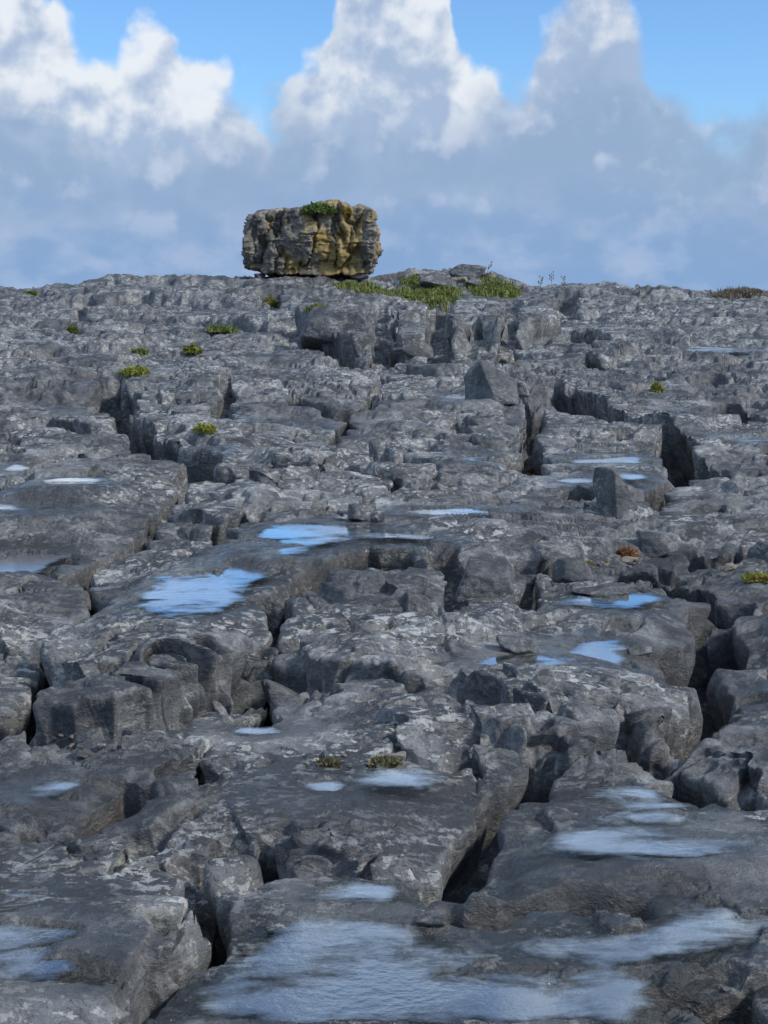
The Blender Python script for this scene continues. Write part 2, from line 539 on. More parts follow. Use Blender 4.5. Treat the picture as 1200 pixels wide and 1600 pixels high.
def pool_parts(x, y, pad=.6):
    """for every pool: mask of points near it, field, ragged field, level"""
    out = []
    edge = fbm(x / .30, y / .22, 5, 201, .62); big = fbm(x / .9, y / .5, 3, 207, .5)
    for k, (E, Z) in enumerate(POOLS):
        ex = max(e[2] for e in E); ey = max(e[3] for e in E)
        xs = [e[0] for e in E]; ys = [e[1] for e in E]
        m = (x > min(xs) - ex - pad) & (x < max(xs) + ex + pad) & (y > min(ys) - ey - pad) & (y < max(ys) + ey + pad)
        if not m.any(): continue
        F = pool_field(x[m], y[m], E)
        sz = float(np.clip(max(math.sqrt(e[2] * e[3]) for e in E), .1, .5))
        Fn = F + sz * (.75 * edge[m] + .55 * big[m])
        # a pool stops at a ledge
        wm = None
        for P, h, L, u, w in LEDGES:
            if h < .085 or P[:, 0].min() > max(xs) + ex + .6 or P[:, 0].max() < min(xs) - ex - .6 or P[:, 1].min() > max(ys) + ey + .6 or P[:, 1].max() < min(ys) - ey - .6: continue
            if wm is None: wm = warp(x[m], y[m])
            c = np.array([E[0][0]], np.float32), np.array([E[0][1]], np.float32)
            cw = warp(*c)
            s0 = float(poly_dist(cw[0], cw[1], P)[1][0])
            d, s, r = poly_dist(wm[0], wm[1], P)
            cut = ss(-d * s * s0, -.03, .02) * ss(r, 0.0, .06) * (1 - ss(r, .94, 1.0)) * 1.2
            F = F - cut; Fn = Fn - cut
        out.append((m, F, Fn, Z, sz))
    return out


def height(x, y, full=False):
    x = np.asarray(x, np.float32); y = np.asarray(y, np.float32)
    wx, wy = warp(x, y)
    z = base(x, y).astype(np.float32) + .032
    near = 1 / (1 + (np.clip(y, 0, 60) / 11.0) ** 2)          # the finest relief is left to the near ground
    fr = .85 + .15 * near
    zl = ledges_z(x, y, wx, wy)
    calm = np.zeros(x.shape, np.float32); calm2 = calm.copy()
    pools = pool_parts(x, y, 1.0)
    for m, F, Fn, Z, sz in pools:
        calm[m] = np.maximum(calm[m], ss(np.maximum(F, Fn), -.35, -.03))
        calm2[m] = np.maximum(calm2[m], ss(F, -.8, -.15))
    rough = 1 - calm
    slabby = 1 - .8 * calm2
    # rolling tops
    z += .05 * fbm(x / 2.8, y / 3.5, 3, 5) * rough
    # joint-bounded slabs, each a little higher or lower and tilted
    ID, ID2, gap, du, dv = cells(wx + .12 * fbm(x / .5, y / .5, 3, 71), wy + .18 * fbm(x / .6, y / .5, 3, 77))
    r0 = hid(ID, 0); r1 = hid(ID, 1); r2 = hid(ID, 2)
    z += rough * slabby * ((r0 - .5) * .05 + (r1 - .5) * .06 * du + (r2 - .42) * .07 * dv)
    jr = hid(ID + ID2, 3)                                       # one number per joint
    jw = .006 + .050 * ss(jr, .55, 1.0); jd = (.015 + .19 * ss(jr, .5, 1.0) ** 1.5) * (1 - .45 * ss(y, 6, 14)) * (.35 + .65 * ss(np.abs(du / np.maximum(np.abs(dv), .02)), .7, 1.6))
    along = ss(fbm(x / .5, y / .7, 3, 91), -.25, .25)
    z -= rough * slabby * (jd * (.25 + .75 * along)) * (1 - ss((gap - jw) / (.012 + .002 * y), 0, 1))
    z -= rough * .014 * np.exp(-gap / .07)
    # bedding ledges, three sizes
    n1 = fbm(x / 3.2 + .25 * wx, y / 2.0, 5, 11, .52)
    nt = ss(fbm(x / .9, y / .7, 3, 15), -.12, .22)
    z += (.3 + .7 * rough) * (terr(.19 * n1, .042, np.clip(.05 + .012 * y, .05, .6), 2.4 * nt, .05 + .006 * y) * .95)
    n2 = fbm(x / 1.5, y / .70, 5, 21, .56)
    z += (.10 + .90 * rough) * fr * terr(.062 * n2, .019, np.clip(.08 + .020 * y, .1, .7), 1.8 * nt, .07 + .004 * y)
    n3 = fbm(x / .34, y / .20, 5, 41, .6)
    z += (.12 + .88 * rough) * near * (.006 * n3 + terr(.036 * n3, .011, np.clip(.14 + .06 * (y - 3), .14, .95)))
    # thin slits that follow the bedding, one lip a little proud
    p = fbm(x / 2.3 + .2 * wy, y / .95, 5, 81, .56)
    g1 = ss(fbm(x / 1.3, y / 1.0, 3, 84), -.05, .12)
    hw = .007 + .0016 * y
    z += rough * .012 * ss(p, -.01, .01 + .001 * y)
    z -= rough * slabby * g1 * (.055 + .003 * y) * (1 - ss(np.abs(p) / hw, .5, 1.3))
    p = fbm(x / 1.1 + 7, y / .42, 4, 87, .54)
    g1 = ss(fbm(x / .8, y / .6, 3, 89), -.05, .15)
    hw = .010 + .003 * y
    z -= rough * g1 * .028 * (1 - ss(np.abs(p) / hw, .5, 1.3))
    # solution hollows and notches, elongated across the slope
    p = fbm(x / .8 + 3, y / .30, 5, 61, .58)
    gate = ss(fbm(x / 1.6, y / 1.3, 2, 65), -.15, .15)
    z -= rough * gate * .055 * ss(p, .20, .235 + .008 * y) * (.5 + .5 * ss(p, .28, .5))
    p = fbm(x / 1.6, y / .6, 5, 67, .58)
    z -= rough * slabby * .06 * ss(p, .34, .365 + .006 * y)
    p = fbm(x / 2.4, y / 1.2, 5, 69, .60)
    z -= rough * slabby * .13 * ss(y, 7, 12) * ss(p, .21, .24 + .004 * y)
    p = fbm(x / .22, y / .10, 3, 68, .55)
    z -= rough * near * gate * .022 * ss(p, .30, .38)
    # ledges and grikes of the photograph
    edge = fbm(x / .40, y / .5, 4, 203, .5)
    z += zl * (1 - .15 * calm)
    wet = np.zeros(x.shape, np.float32)
    for m, F, Fn, Z, sz in pools:
        o = ss(Fn, -.42, -.06) ** 1.5
        zi = z[m]
        zi = zi * (1 - o) + (Z + .004 + .25 * np.clip(zi - Z, 0, .08)) * o
        inn = ss(Fn, -.03, .03)
        bed = Z - .014 - (.012 if sz > .45 else 0) - .0009 * y[m] + .036 * fbm(x[m] / .50, y[m] / .24, 6, 301, .64) - .012 * ss(Fn, .05, .3)
        zi = zi * (1 - inn) + bed * inn
        z[m] = zi
        wet[m] = np.maximum(wet[m], ss(Fn, -.30, .04))
    ledge_gaps(z, x, y, wx, wy, edge)
    for P, w, dep, sh in GRIKES:
        m = within(x, y, P, .9)
        if not m.any(): continue
        d, s, r = poly_dist(wx[m], wy[m], P)
        fade = ss(r, -.02, .06) * (1 - ss(r, .94, 1.02))
        ww = w * .5 * (.9 + .5 * ss(edge[m], -.4, .4))
        core = 1 - ss((d - ww) / (.018 + .02 * w + .004 * y[m]), 0, 1)
        z[m] -= fade * dep * 1.15 * (.75 + .3 * edge[m]) * core + fade * sh * .8 * np.exp(-np.clip(d - ww, 0, None) / (.10 + .35 * sh))
    if full:
        return z, wet, ID
    return z


def hgt(x, y):
    return height(x, y)


POOLS = build_pools()
lift_hidden_pools()


# ------------------------------------------------------------------ materials
def new_mat(name):
    m = bpy.data.materials.new(name); m.use_nodes = True
    m.node_tree.nodes.clear()
    return m, NT(m.node_tree)


def rock_material(name, dark, mid, light, lichen_amt=.5, ochre=0.0, wetattr=False, scale=1.0):
    m, N = new_mat(name)
    tc = N.new('ShaderNodeNewGeometry'); P = tc.outputs['Position']
    a = N.noise(P, 1.1 * scale, 6, .6)
    b = N.noise(P, 5.5 * scale, 9, .68, .35)
    c = N.noise(N.scale(P, (1, 1, 1.6)), 17 * scale, 8, .7, .5)
    d = N.noise(P, 70 * scale, 4, .7)
    f = N.m('ADD', N.m('MULTIPLY', a, .45), N.m('ADD', N.m('MULTIPLY', b, .55), N.m('MULTIPLY', c, .35)))
    col = N.mix(N.step(f, .50, .82), dark, mid)
    nz = N.new('ShaderNodeSeparateXYZ'); N.l.new(tc.outputs['True Normal'], nz.inputs[0])
    lies = N.step(nz.outputs[2], .70, .93)                       # weathered tops against clean broken faces
    # pale crust lichen: small sharp edged flecks
    c2 = N.noise(N.scale(P, (.8, 1.2, 1.2)), 27 * scale, 9, .66, .25)
    li = N.step(N.m('ADD', N.m('MULTIPLY', b, .36), N.m('MULTIPLY', c2, .66)), .535, .560)
    li = N.m('MULTIPLY', li, N.step(a, .41, .62, .10, 1.0))
    li = N.m('MULTIPLY', li, lichen_amt)
    li_a = li
    # black algae film on the tops
    al = N.step(N.m('ADD', N.m('MULTIPLY', N.noise(P, 1.7 * scale, 10, .66, .3), .8), N.m('MULTIPLY', c, .2)), .44, .50)
    col = N.mix(N.m('MULTIPLY', N.m('MULTIPLY', al, .90), N.m('ADD', .30, N.m('MULTIPLY', lies, .70))), col, tuple(v * .55 for v in dark[:3]) + (1,))
    col = N.mix(li, col, light)
    br = N.step(N.noise(P, 3.3 * scale, 6, .6), .60, .74)
    col = N.mix(N.m('MULTIPLY', br, .5), col, (.13, .105, .08, 1))
    if ochre:
        geo_n = tc.outputs['Normal']
        sx = N.new('ShaderNodeSeparateXYZ'); N.put(sx.inputs[0], P)
        lx = N.m('MULTIPLY', N.step(sx.outputs[0], -2.5, -1.3), N.step(sx.outputs[0], -.75, -.2, 1.0, .35))
        o = N.step(N.m('ADD', N.noise(N.scale(P, (2.1, 2.1, .6)), 1.0, 8, .66), N.m('MULTIPLY', lx, .085)), .55, .62)
        col = N.mix(N.m('MULTIPLY', o, ochre), col, (.40, .27, .06, 1))
        o2 = N.step(N.noise(P, 4.6, 7, .66), .60, .66)
        col = N.mix(N.m('MULTIPLY', o2, .5), col, (.42, .38, .30, 1))
    col = N.mul(.5, col, N.mix(d, (.45, .45, .45, 1), (1.5, 1.5, 1.5, 1)))
    bs = N.new('ShaderNodeBsdfPrincipled')
    rough = .86
    if wetattr:
        at = N.new('ShaderNodeAttribute', attribute_name='wet'); w = at.outputs['Fac']
        w = N.step(N.m('ADD', w, N.m('MULTIPLY', N.m('SUBTRACT', b, .5), .9)), .15, .85)
        col = N.mul(N.m('MULTIPLY', w, .9), col, (.45, .42, .38, 1))
        damp = N.m('MULTIPLY', N.m('MULTIPLY', al, N.step(b, .42, .58, .2, 1.0)), .60)
        rough = N.m('SUBTRACT', .82, N.m('ADD', N.m('MULTIPLY', w, .50), N.m('MULTIPLY', damp, .6)), clamp=True)
        N.put(bs.inputs['Specular IOR Level'], N.m('ADD', .35, N.m('MULTIPLY', w, .3)))
    N.put(bs.inputs['Base Color'], col)
    N.put(bs.inputs['Roughness'], rough)
    bp = N.new('ShaderNodeBump'); bp.inputs['Distance'].default_value = .02
    bp.inputs['Strength'].default_value = .85
    q = N.m('MULTIPLY', N.noise(N.scale(P, (1, 1, 2.2)), 7 * scale, 6, .6, .3), 13.0)
    chips = N.m('ADD', N.m('FLOOR', q), N.step(N.m('FRACT', q), .80, 1.0))
    hb = N.m('ADD', N.m('MULTIPLY', c, 1.0), N.m('MULTIPLY', d, .35))
    hb = N.m('ADD', hb, N.m('MULTIPLY', chips, .16))
    hb = N.m('ADD', hb, N.m('MULTIPLY', li, .15))
    N.put(bp.inputs['Height'], hb)
    N.l.new(bp.outputs[0], bs.inputs['Normal'])
    out = N.new('ShaderNodeOutputMaterial'); N.l.new(bs.outputs[0], out.inputs[0])
    return m


M_ROCK = rock_material('limestone', (.060, .062, .066, 1), (.25, .25, .245, 1), (.47, .462, .43, 1), .85, wetattr=True)
M_STONE = rock_material('loose_limestone', (.07, .073, .078, 1), (.19, .192, .19, 1), (.38, .375, .35, 1), .8, scale=1.3)
M_ERR = rock_material('erratic_rock', (.085, .077, .064, 1), (.24, .215, .175, 1), (.46, .43, .36, 1), .6, ochre=.62, scale=.9)
M_PALE = rock_material('pale_stone', (.24, .20, .16, 1), (.38, .33, .26, 1), (.48, .44, .36, 1), .5, scale=3)


def water_material():
    m, N = new_mat('rain_water')
    P = N.new('ShaderNodeNewGeometry').outputs['Position']
    gl = N.new('ShaderNodeBsdfGlossy'); gl.inputs['Color'].default_value = (.96, .98, 1, 1)
    big = N.noise(P, 1.6, 3, .5)
    N.put(gl.inputs['Roughness'], N.step(big, .35, .65, .02, .14))
    tr = N.new('ShaderNodeBsdfTransparent'); tr.inputs['Color'].default_value = (.93, .95, .95, 1)
    r = N.m('ADD', N.noise(N.scale(P, (1, 1.6, 1)), 26, 3, .6), N.m('MULTIPLY', N.noise(P, 70, 2, .5), .4))
    bp = N.new('ShaderNodeBump'); bp.inputs['Distance'].default_value = .006
    N.put(bp.inputs['Strength'], N.step(big, .40, .66, .04, .22))
    N.put(bp.inputs['Height'], r)
    N.l.new(bp.outputs[0], gl.inputs['Normal'])
    fr = N.new('ShaderNodeFresnel'); fr.inputs['IOR'].default_value = 1.55
    N.l.new(bp.outputs[0], fr.inputs['Normal'])
    f = N.m('ADD', N.m('MULTIPLY', fr.outputs[0], 1.9), .18, clamp=True)
    dp = N.new('ShaderNodeAttribute', attribute_name='wet').outputs['Fac']
    brk = N.noise(N.scale(P, (.8, 2.0, 1)), 6, 10, .72, .4)
    cover = N.step(N.m('ADD', dp, N.m('MULTIPLY', N.m('SUBTRACT', brk, .52), 2.6)), -.18, .85)      # the film breaks up where it is thin
    f = N.m('MULTIPLY', f, cover)
    mx = N.new('ShaderNodeMixShader'); N.put(mx.inputs[0], f)
    N.l.new(tr.outputs[0], mx.inputs[1]); N.l.new(gl.outputs[0], mx.inputs[2])
    out = N.new('ShaderNodeOutputMaterial'); N.l.new(mx.outputs[0], out.inputs[0])
    return m


M_WATER = water_material()


def leaf_material(name, c1, c2, c3):
    m, N = new_mat(name)
    P = N.new('ShaderNodeNewGeometry').outputs['Position']
    oi = N.new('ShaderNodeNewGeometry').outputs['Random Per Island']
    col = N.mix(oi, c1, c2)
    col = N.mix(N.step(N.noise(P, 9, 3, .6), .5, .66), col, c3)
    bs = N.new('ShaderNodeBsdfPrincipled'); N.put(bs.inputs['Base Color'], col); bs.inputs['Roughness'].default_value = .7
    tl = N.new('ShaderNodeBsdfTranslucent'); N.put(tl.inputs['Color'], col)
    mx = N.new('ShaderNodeMixShader'); mx.inputs[0].default_value = .25
    N.l.new(bs.outputs[0], mx.inputs[1]); N.l.new(tl.outputs[0], mx.inputs[2])
    out = N.new('ShaderNodeOutputMaterial'); N.l.new(mx.outputs[0], out.inputs[0])
    return m


M_FERN = leaf_material('fern_leaf', (.13, .16, .025, 1), (.22, .22, .04, 1), (.20, .13, .035, 1))
M_GRASS = leaf_material('grass_blade', (.11, .155, .03, 1), (.20, .23, .05, 1), (.20, .16, .06, 1))
M_MOSS = leaf_material('moss', (.035, .055, .012, 1), (.07, .085, .02, 1), (.09, .08, .02, 1))
M_BRIGHT = leaf_material('bright_leaf', (.20, .24, .03, 1), (.32, .31, .05, 1), (.26, .20, .04, 1))
M_RUST = leaf_material('rusty_leaf', (.22, .085, .03, 1), (.34, .16, .06, 1), (.15, .07, .03, 1))
M_OLD = leaf_material('old_grass', (.10, .095, .04, 1), (.17, .15, .06, 1), (.16, .12, .07, 1))
M_DRY = leaf_material('dry_stem', (.16, .13, .09, 1), (.24, .19, .13, 1), (.13, .11, .08, 1))


# ------------------------------------------------------------------ mesh helpers
def mesh_np(name, V, F, mat, smooth=True, attr=None):
    me = bpy.data.meshes.new(name)
    F = np.asarray(F, np.int32); k = F.shape[1]
    me.vertices.add(len(V)); me.vertices.foreach_set('co', np.asarray(V, np.float32).ravel())
    me.loops.add(F.size); me.loops.foreach_set('vertex_index', F.ravel())
    me.polygons.add(len(F))
    me.polygons.foreach_set('loop_start', np.arange(0, F.size, k, dtype=np.int32))
    me.polygons.foreach_set('loop_total', np.full(len(F), k, np.int32))
    if smooth: me.polygons.foreach_set('use_smooth', np.ones(len(F), bool))
    if attr is not None:
        a = me.attributes.new('wet', 'FLOAT', 'POINT'); a.data.foreach_set('value', attr.astype(np.float32))
    me.update(calc_edges=True)
    me.materials.append(mat)
    return me


def link(name, me, parent=None, loc=None):
    o = bpy.data.objects.new(name, me); COL.objects.link(o)
    if parent is not None: o.parent = parent
    if loc is not None: o.location = loc
    return o


def tag(o, label=None, cat=None, group=None, kind=None):
    if label: o['label'] = label
    if cat: o['category'] = cat
    if group: o['group'] = group
    if kind: o['kind'] = kind
    return o


# ------------------------------------------------------------------ far and surrounding ground
def build_ground():
    rad = np.concatenate([[0.0], np.exp(np.linspace(math.log(.8), math.log(3200), 150))])
    ang = np.linspace(-pi, pi, 241)
    R, A = np.meshgrid(rad, ang, indexing='ij')
    X = R * np.sin(A); Y = R * np.cos(A)
    z = base(X, Y)
    z = z + .05 * fbm(X / 3, Y / 3, 4, 5) + .25 * fbm(X / 40, Y / 40, 3, 8) * ss(R, 60, 200)
    z = z - .012 * np.clip(R - 60, 0, None) * (Y < 0) - .02 * np.clip(np.abs(X) - 40, 0, None)
    half = np.tan(radians(16.2)) * np.clip(Y, 0, None) + (1.4 + .22 * np.clip(Y, 0, None)) * .86
    inside = (1 - ss(np.abs(X) - half, -.15, .35)) * ss(Y, 1.2, 1.8) * (1 - ss(Y, 42, 46))
    z = z - 1.3 * inside
    nr, na = R.shape
    i, j = np.meshgrid(np.arange(nr - 1), np.arange(na - 1), indexing='ij')
    a = (i * na + j).ravel()
    F = np.stack([a, a + 1, a + na + 1, a + na], 1)[:, ::-1]
    V = np.stack([X, Y, z], -1).reshape(-1, 3)
    o = link('ground', mesh_np('ground', V, F, M_STONE))
    tag(o, kind='structure')
    return o


build_ground()

# ------------------------------------------------------------------ limestone pavement: one fine sheet, cut into its slabs
NC_IN, NC_OUT, NR = 700, 60, 1740


def columns():
    t = math.tan(radians(16.2))
    a = np.linspace(-1, 1, NC_IN) * t
    e = (np.arange(1, NC_OUT + 1) / NC_OUT)
    e = e * .45 + e * e * .55
    A = np.concatenate([np.full(NC_OUT, -t), a, np.full(NC_OUT, t)])
    B = np.concatenate([-e[::-1], np.zeros(NC_IN), e])
    return A, B


def xy_of(A, B, y):
    return A * y + B * (1.4 + .22 * y)


def build_pavement():
    A, B = columns()
    # pass 1: where the surface is steep, rows are set closer
    y0, y1 = 1.45, 46.0
    ny = 2200
    tt = np.linspace(0, 1, ny)
    yy = 1.0 / (1 / y0 + (1 / 46.0 - 1 / y0) * tt)
    sub = np.arange(0, len(A), 4)
    Yc = np.repeat(yy[:, None], len(sub), 1); Xc = xy_of(A[sub][None], B[sub][None], Yc)
    Zc = height(Xc, Yc)
    sv = (Zc - EYE) / Yc
    dz = np.abs(np.diff(sv, axis=0)); flat = np.abs(np.diff(-EYE / Yc, axis=0))
    dens = np.minimum(dz, 12 * flat) * .7 + .55 * flat
    back = (Yc[1:] > 37)
    dens = np.where(back, flat * .35, dens)
    dens = box(box(dens, 22, 1), 22, 1); dens = box(box(dens, 6, 0), 6, 0)
    cum = np.concatenate([np.zeros((1, len(sub)), np.float32), np.cumsum(dens, 0)], 0)
    cum /= cum[-1:]
    q = np.linspace(0, 1, NR)
    ysub = np.stack([np.interp(q, cum[:, k], yy) for k in range(len(sub))], 1)
    Y = np.stack([np.interp(np.arange(len(A)), sub, ysub[r]) for r in range(NR)], 0).astype(np.float32)
    X = xy_of(A[None], B[None], Y).astype(np.float32)
    Z, W, ID = height(X, Y, True)
    # take out single-column combs that a steep edge leaves between rows
    for it in range(2):
        pz = np.pad(Z, ((0, 0), (3, 3)), mode='edge')
        md = np.median(np.stack([pz[:, k:k + Z.shape[1]] for k in range(7)], 0), axis=0).astype(np.float32)
        Z = np.where((np.abs(Z - md) > .012 + .001 * Y) & (B[None] == 0), md, Z)
    # lips overhang and feet are undercut: push points along the slope direction
    dev = Z - box(box(Z, 7, 1), 7, 0)
    Zb = box(box(Z, 3, 1), 3, 0)
    gx_c = np.gradient(X, axis=1); gy_r = np.gradient(Y, axis=0); gy_c = np.gradient(Y, axis=1)
    zc = np.gradient(Zb, axis=1); zr = np.gradient(Zb, axis=0)
    fy = zr / np.maximum(gy_r, 1e-4)
    fx = (zc - fy * gy_c) / np.maximum(gx_c, 1e-4)
    g = np.sqrt(fx * fx + fy * fy) + 1e-5
    Zw = box(box(Z, 9, 1), 9, 0)
    wr = np.gradient(Zw, axis=0); wc = np.gradient(Zw, axis=1)
    hy = wr / np.maximum(gy_r, 1e-4); hx = (wc - hy * gy_c) / np.maximum(gx_c, 1e-4)
    hx = box(hx, 4, 1); hy = box(hy, 4, 1)
    hg = np.sqrt(hx * hx + hy * hy) + 1e-4
    g_s = box(g, 2, 1)
    k = np.clip(dev, -.12, .12) * .95 * ss(g_s, .35, 1.2)
    calm = 1 - ss(W, .2, .6)
    k = k * (.25 + .75 * calm)
    sx = -hx / hg * k; sy = -hy / hg * k
    sx = box(box(sx, 1, 0), 1, 1); sy = box(box(sy, 1, 0), 1, 1)
    # bedding shows on the steep faces as thin courses that stand out or are eaten back
    steep = ss(g_s, .5, 1.6) * (.2 + .8 * calm)
    lay = box(fbm(X / 1.1, Z / .11, 2, 401, .5) + .5 * fbm(X / .35, Z / .16, 2, 409, .5), 1, 1)
    st_ = steep * .030 * lay
    sx = sx - hx / hg * st_; sy = sy - hy / hg * st_
    Xd = X + sx; Yd = Y + sy
    V = np.stack([Xd, Yd, Z], -1)
    # --- slab numbers: cells of the joint pattern, cut by the grikes of the photograph
    st = 2
    x = X[::st, ::st]; y = Y[::st, ::st]; cid = ID[::st, ::st]
    wx, wy = warp(x, y)
    bar = np.zeros(x.shape, bool)
    for P, w, dep, sh in GRIKES:
        m = within(x, y, P, .5)
        d, s, r = poly_dist(wx[m], wy[m], P)
        px = np.maximum(np.gradient(y, axis=0)[m], np.gradient(x, axis=1)[m])
        b = bar[m]; b |= d < np.maximum(w * .3, px * 1.2); bar[m] = b
    for P, h, L, u, w in LEDGES:
        m = within(x, y, P, .5)
        d, s, r = poly_dist(wx[m], wy[m], P)
        px = np.maximum(np.gradient(y, axis=0)[m], np.gradient(x, axis=1)[m])
        b = bar[m]; b |= d < np.maximum(.02, px * 1.2); bar[m] = b
    lab = np.arange(x.size, dtype=np.int32).reshape(x.shape)
    BIG = np.int32(2 ** 30)
    lab[bar] = BIG
    ok = ~bar
    hm = ok[:, 1:] & ok[:, :-1] & (cid[:, 1:] == cid[:, :-1])
    vm_ = ok[1:] & ok[:-1] & (cid[1:] == cid[:-1])
    for it in range(500):
        old = lab.copy()
        mn = np.minimum(lab[:, 1:], lab[:, :-1])
        lab[:, 1:] = np.where(hm, mn, lab[:, 1:]); lab[:, :-1] = np.where(hm, np.minimum(lab[:, :-1], lab[:, 1:]), lab[:, :-1])
        mn = np.minimum(lab[1:], lab[:-1])
        lab[1:] = np.where(vm_, mn, lab[1:]); lab[:-1] = np.where(vm_, np.minimum(lab[:-1], lab[1:]), lab[:-1])
        # pointer jumping
        v = ok & (lab < BIG)
        lab[v] = lab.ravel()[lab[v]]
        if (old == lab).all(): break
    # drop crumbs, then grow labels over barriers
    u, inv, cnt = np.unique(lab, return_inverse=True, return_counts=True)
    small = (cnt < 260) | (u == BIG)
    L = inv.reshape(lab.shape).astype(np.int32)
    L = np.where(small[L], -1, L)
    for it in range(400):
        if (L >= 0).all(): break
        for ax, sh_ in ((0, 1), (0, -1), (1, 1), (1, -1)):
            r = np.roll(L, sh_, ax)
            if ax == 0: (r.__setitem__((0 if sh_ == 1 else -1,), -1))
            else: r[:, 0 if sh_ == 1 else -1] = -1
            L = np.where((L < 0) & (r >= 0), r, L)
    nr, nc = X.shape
    lab_f = L[np.minimum(np.arange(nr - 1) // st, L.shape[0] - 1)][:, np.minimum(np.arange(nc - 1) // st, L.shape[1] - 1)]
    i, j = np.meshgrid(np.arange(nr - 1), np.arange(nc - 1), indexing='ij')
    a = (i * nc + j)
    F = np.stack([a, a + 1, a + nc + 1, a + nc], -1).reshape(-1, 4)
    fl = lab_f.ravel()
    order = np.argsort(fl, kind='stable'); fl = fl[order]; F = F[order]
    Vf = V.reshape(-1, 3); Wf = W.ravel()
    # common vertex normals, so that shading runs on across the cut between two slabs
    du_ = np.gradient(V, axis=1); dr_ = np.gradient(V, axis=0)
    Nn = np.cross(du_, dr_).reshape(-1, 3); Nn /= np.linalg.norm(Nn, axis=1, keepdims=True) + 1e-12
    root = bpy.data.objects.new('limestone_pavement', None); COL.objects.link(root); root['kind'] = 'structure'
    cuts = np.nonzero(np.diff(fl))[0] + 1
    starts = np.concatenate([[0], cuts]); ends = np.concatenate([cuts, [len(fl)]])
    order = np.argsort(-(ends - starts))
    n = 0
    for s in order:
        f = F[starts[s]:ends[s]]
        idx, inv = np.unique(f, return_inverse=True)
        me = mesh_np('limestone_slab', Vf[idx], inv.reshape(-1, 4), M_ROCK, True, Wf[idx])
        me.normals_split_custom_set_from_vertices(Nn[idx].astype(np.float32))
        o = link('limestone_slab', me, root)
        n += 1
    print('slabs', n, 'faces', len(fl))


build_pavement()


def build_water():
    for E, Z in POOLS:
        ex = [(e[0] - e[2] * 1.3 - .1, e[0] + e[2] * 1.3 + .1, e[1] - e[3] * 1.3 - .1, e[1] + e[3] * 1.3 + .1) for e in E]
        x0 = min(e[0] for e in ex); x1 = max(e[1] for e in ex); y0 = min(e[2] for e in ex); y1 = max(e[3] for e in ex)
        nx = int(np.clip((x1 - x0) / .022, 24, 190)); ny = int(np.clip((y1 - y0) / .03, 24, 110))
        gx, gy = np.meshgrid(np.linspace(x0, x1, nx + 1), np.linspace(y0, y1, ny + 1))
        fn = np.full(gx.shape, -9.0)
        for m, F, Fn, z_, sz in pool_parts(gx.astype(np.float32), gy.astype(np.float32)):
            if z_ == Z: fn[m] = Fn
        i, j = np.meshgrid(np.arange(ny), np.arange(nx), indexing='ij'); a = (i * (nx + 1) + j).ravel()
        f = np.stack([a, a + 1, a + nx + 2, a + nx + 1], 1)
        deep = (Z - height(gx, gy)) > .085
        d0 = deep.copy()
        for it in range(4):
            q = deep.copy(); q[1:] |= deep[:-1]; q[:-1] |= deep[1:]; q[:, 1:] |= deep[:, :-1]; q[:, :-1] |= deep[:, 1:]; deep = q
        shy = box(box(box(deep.astype(np.float32), 3, 0), 3, 1), 2, 0)
        fn = np.where(d0, -9.0, fn)
        keep = fn.ravel()[f].min(1) > -.20
        keep &= fn.ravel()[f].mean(1) > -.07
        f = f[keep]
        if not len(f): continue
        idx, inv = np.unique(f, return_inverse=True)
        V = np.stack([gx.ravel(), gy.ravel(), np.full(gx.size, Z)], 1)[idx]
        dep = (Z - height(V[:, 0], V[:, 1])) * 32.0                    # 1 = 25 mm of water
        dep = np.minimum(dep, (fn.ravel()[idx] + .06) * 8)
        dep = dep - 2.2 * shy.ravel()[idx]
        o = link('rain_pool', mesh_np('rain_pool', V, inv.reshape(-1, 4), M_WATER, True, dep))
        tag(o, kind='structure', group='rain pools lying in hollows of the limestone pavement')


build_water()


# ------------------------------------------------------------------ stones
def cube_sphere(n):
    """unit cube surface grid, welded, as directions on the cube (max norm 1)"""
    g = np.linspace(-1, 1, n + 1)
    key = {}; V = []; F = []
    for ax in range(3):
        for s in (-1, 1):
            ids = np.zeros((n + 1, n + 1), int)
            for i in range(n + 1):
                for j in range(n + 1):
                    p = [0, 0, 0]; p[ax] = s; p[(ax + 1) % 3] = g[i]; p[(ax + 2) % 3] = g[j]
                    k = (round(p[0] * n), round(p[1] * n), round(p[2] * n))
                    if k not in key: key[k] = len(V); V.append(p)
                    ids[i, j] = key[k]
            for i in range(n):
                for j in range(n):
                    q = [ids[i, j], ids[i + 1, j], ids[i + 1, j + 1], ids[i, j + 1]]
                    F.append(q if s > 0 else q[::-1])
    return np.array(V, float), np.array(F, int)


_CS = {}


def noise3(P, sc, oct, seed):
    a = fbm(P[:, 0] * sc + P[:, 2] * sc * .37, P[:, 1] * sc + P[:, 2] * sc * .91, oct, seed, .55)
    b = fbm(P[:, 0] * sc - P[:, 1] * sc * .53, P[:, 2] * sc * 1.1 + 5, oct, seed + 50, .55)
    return (a + b) * .7


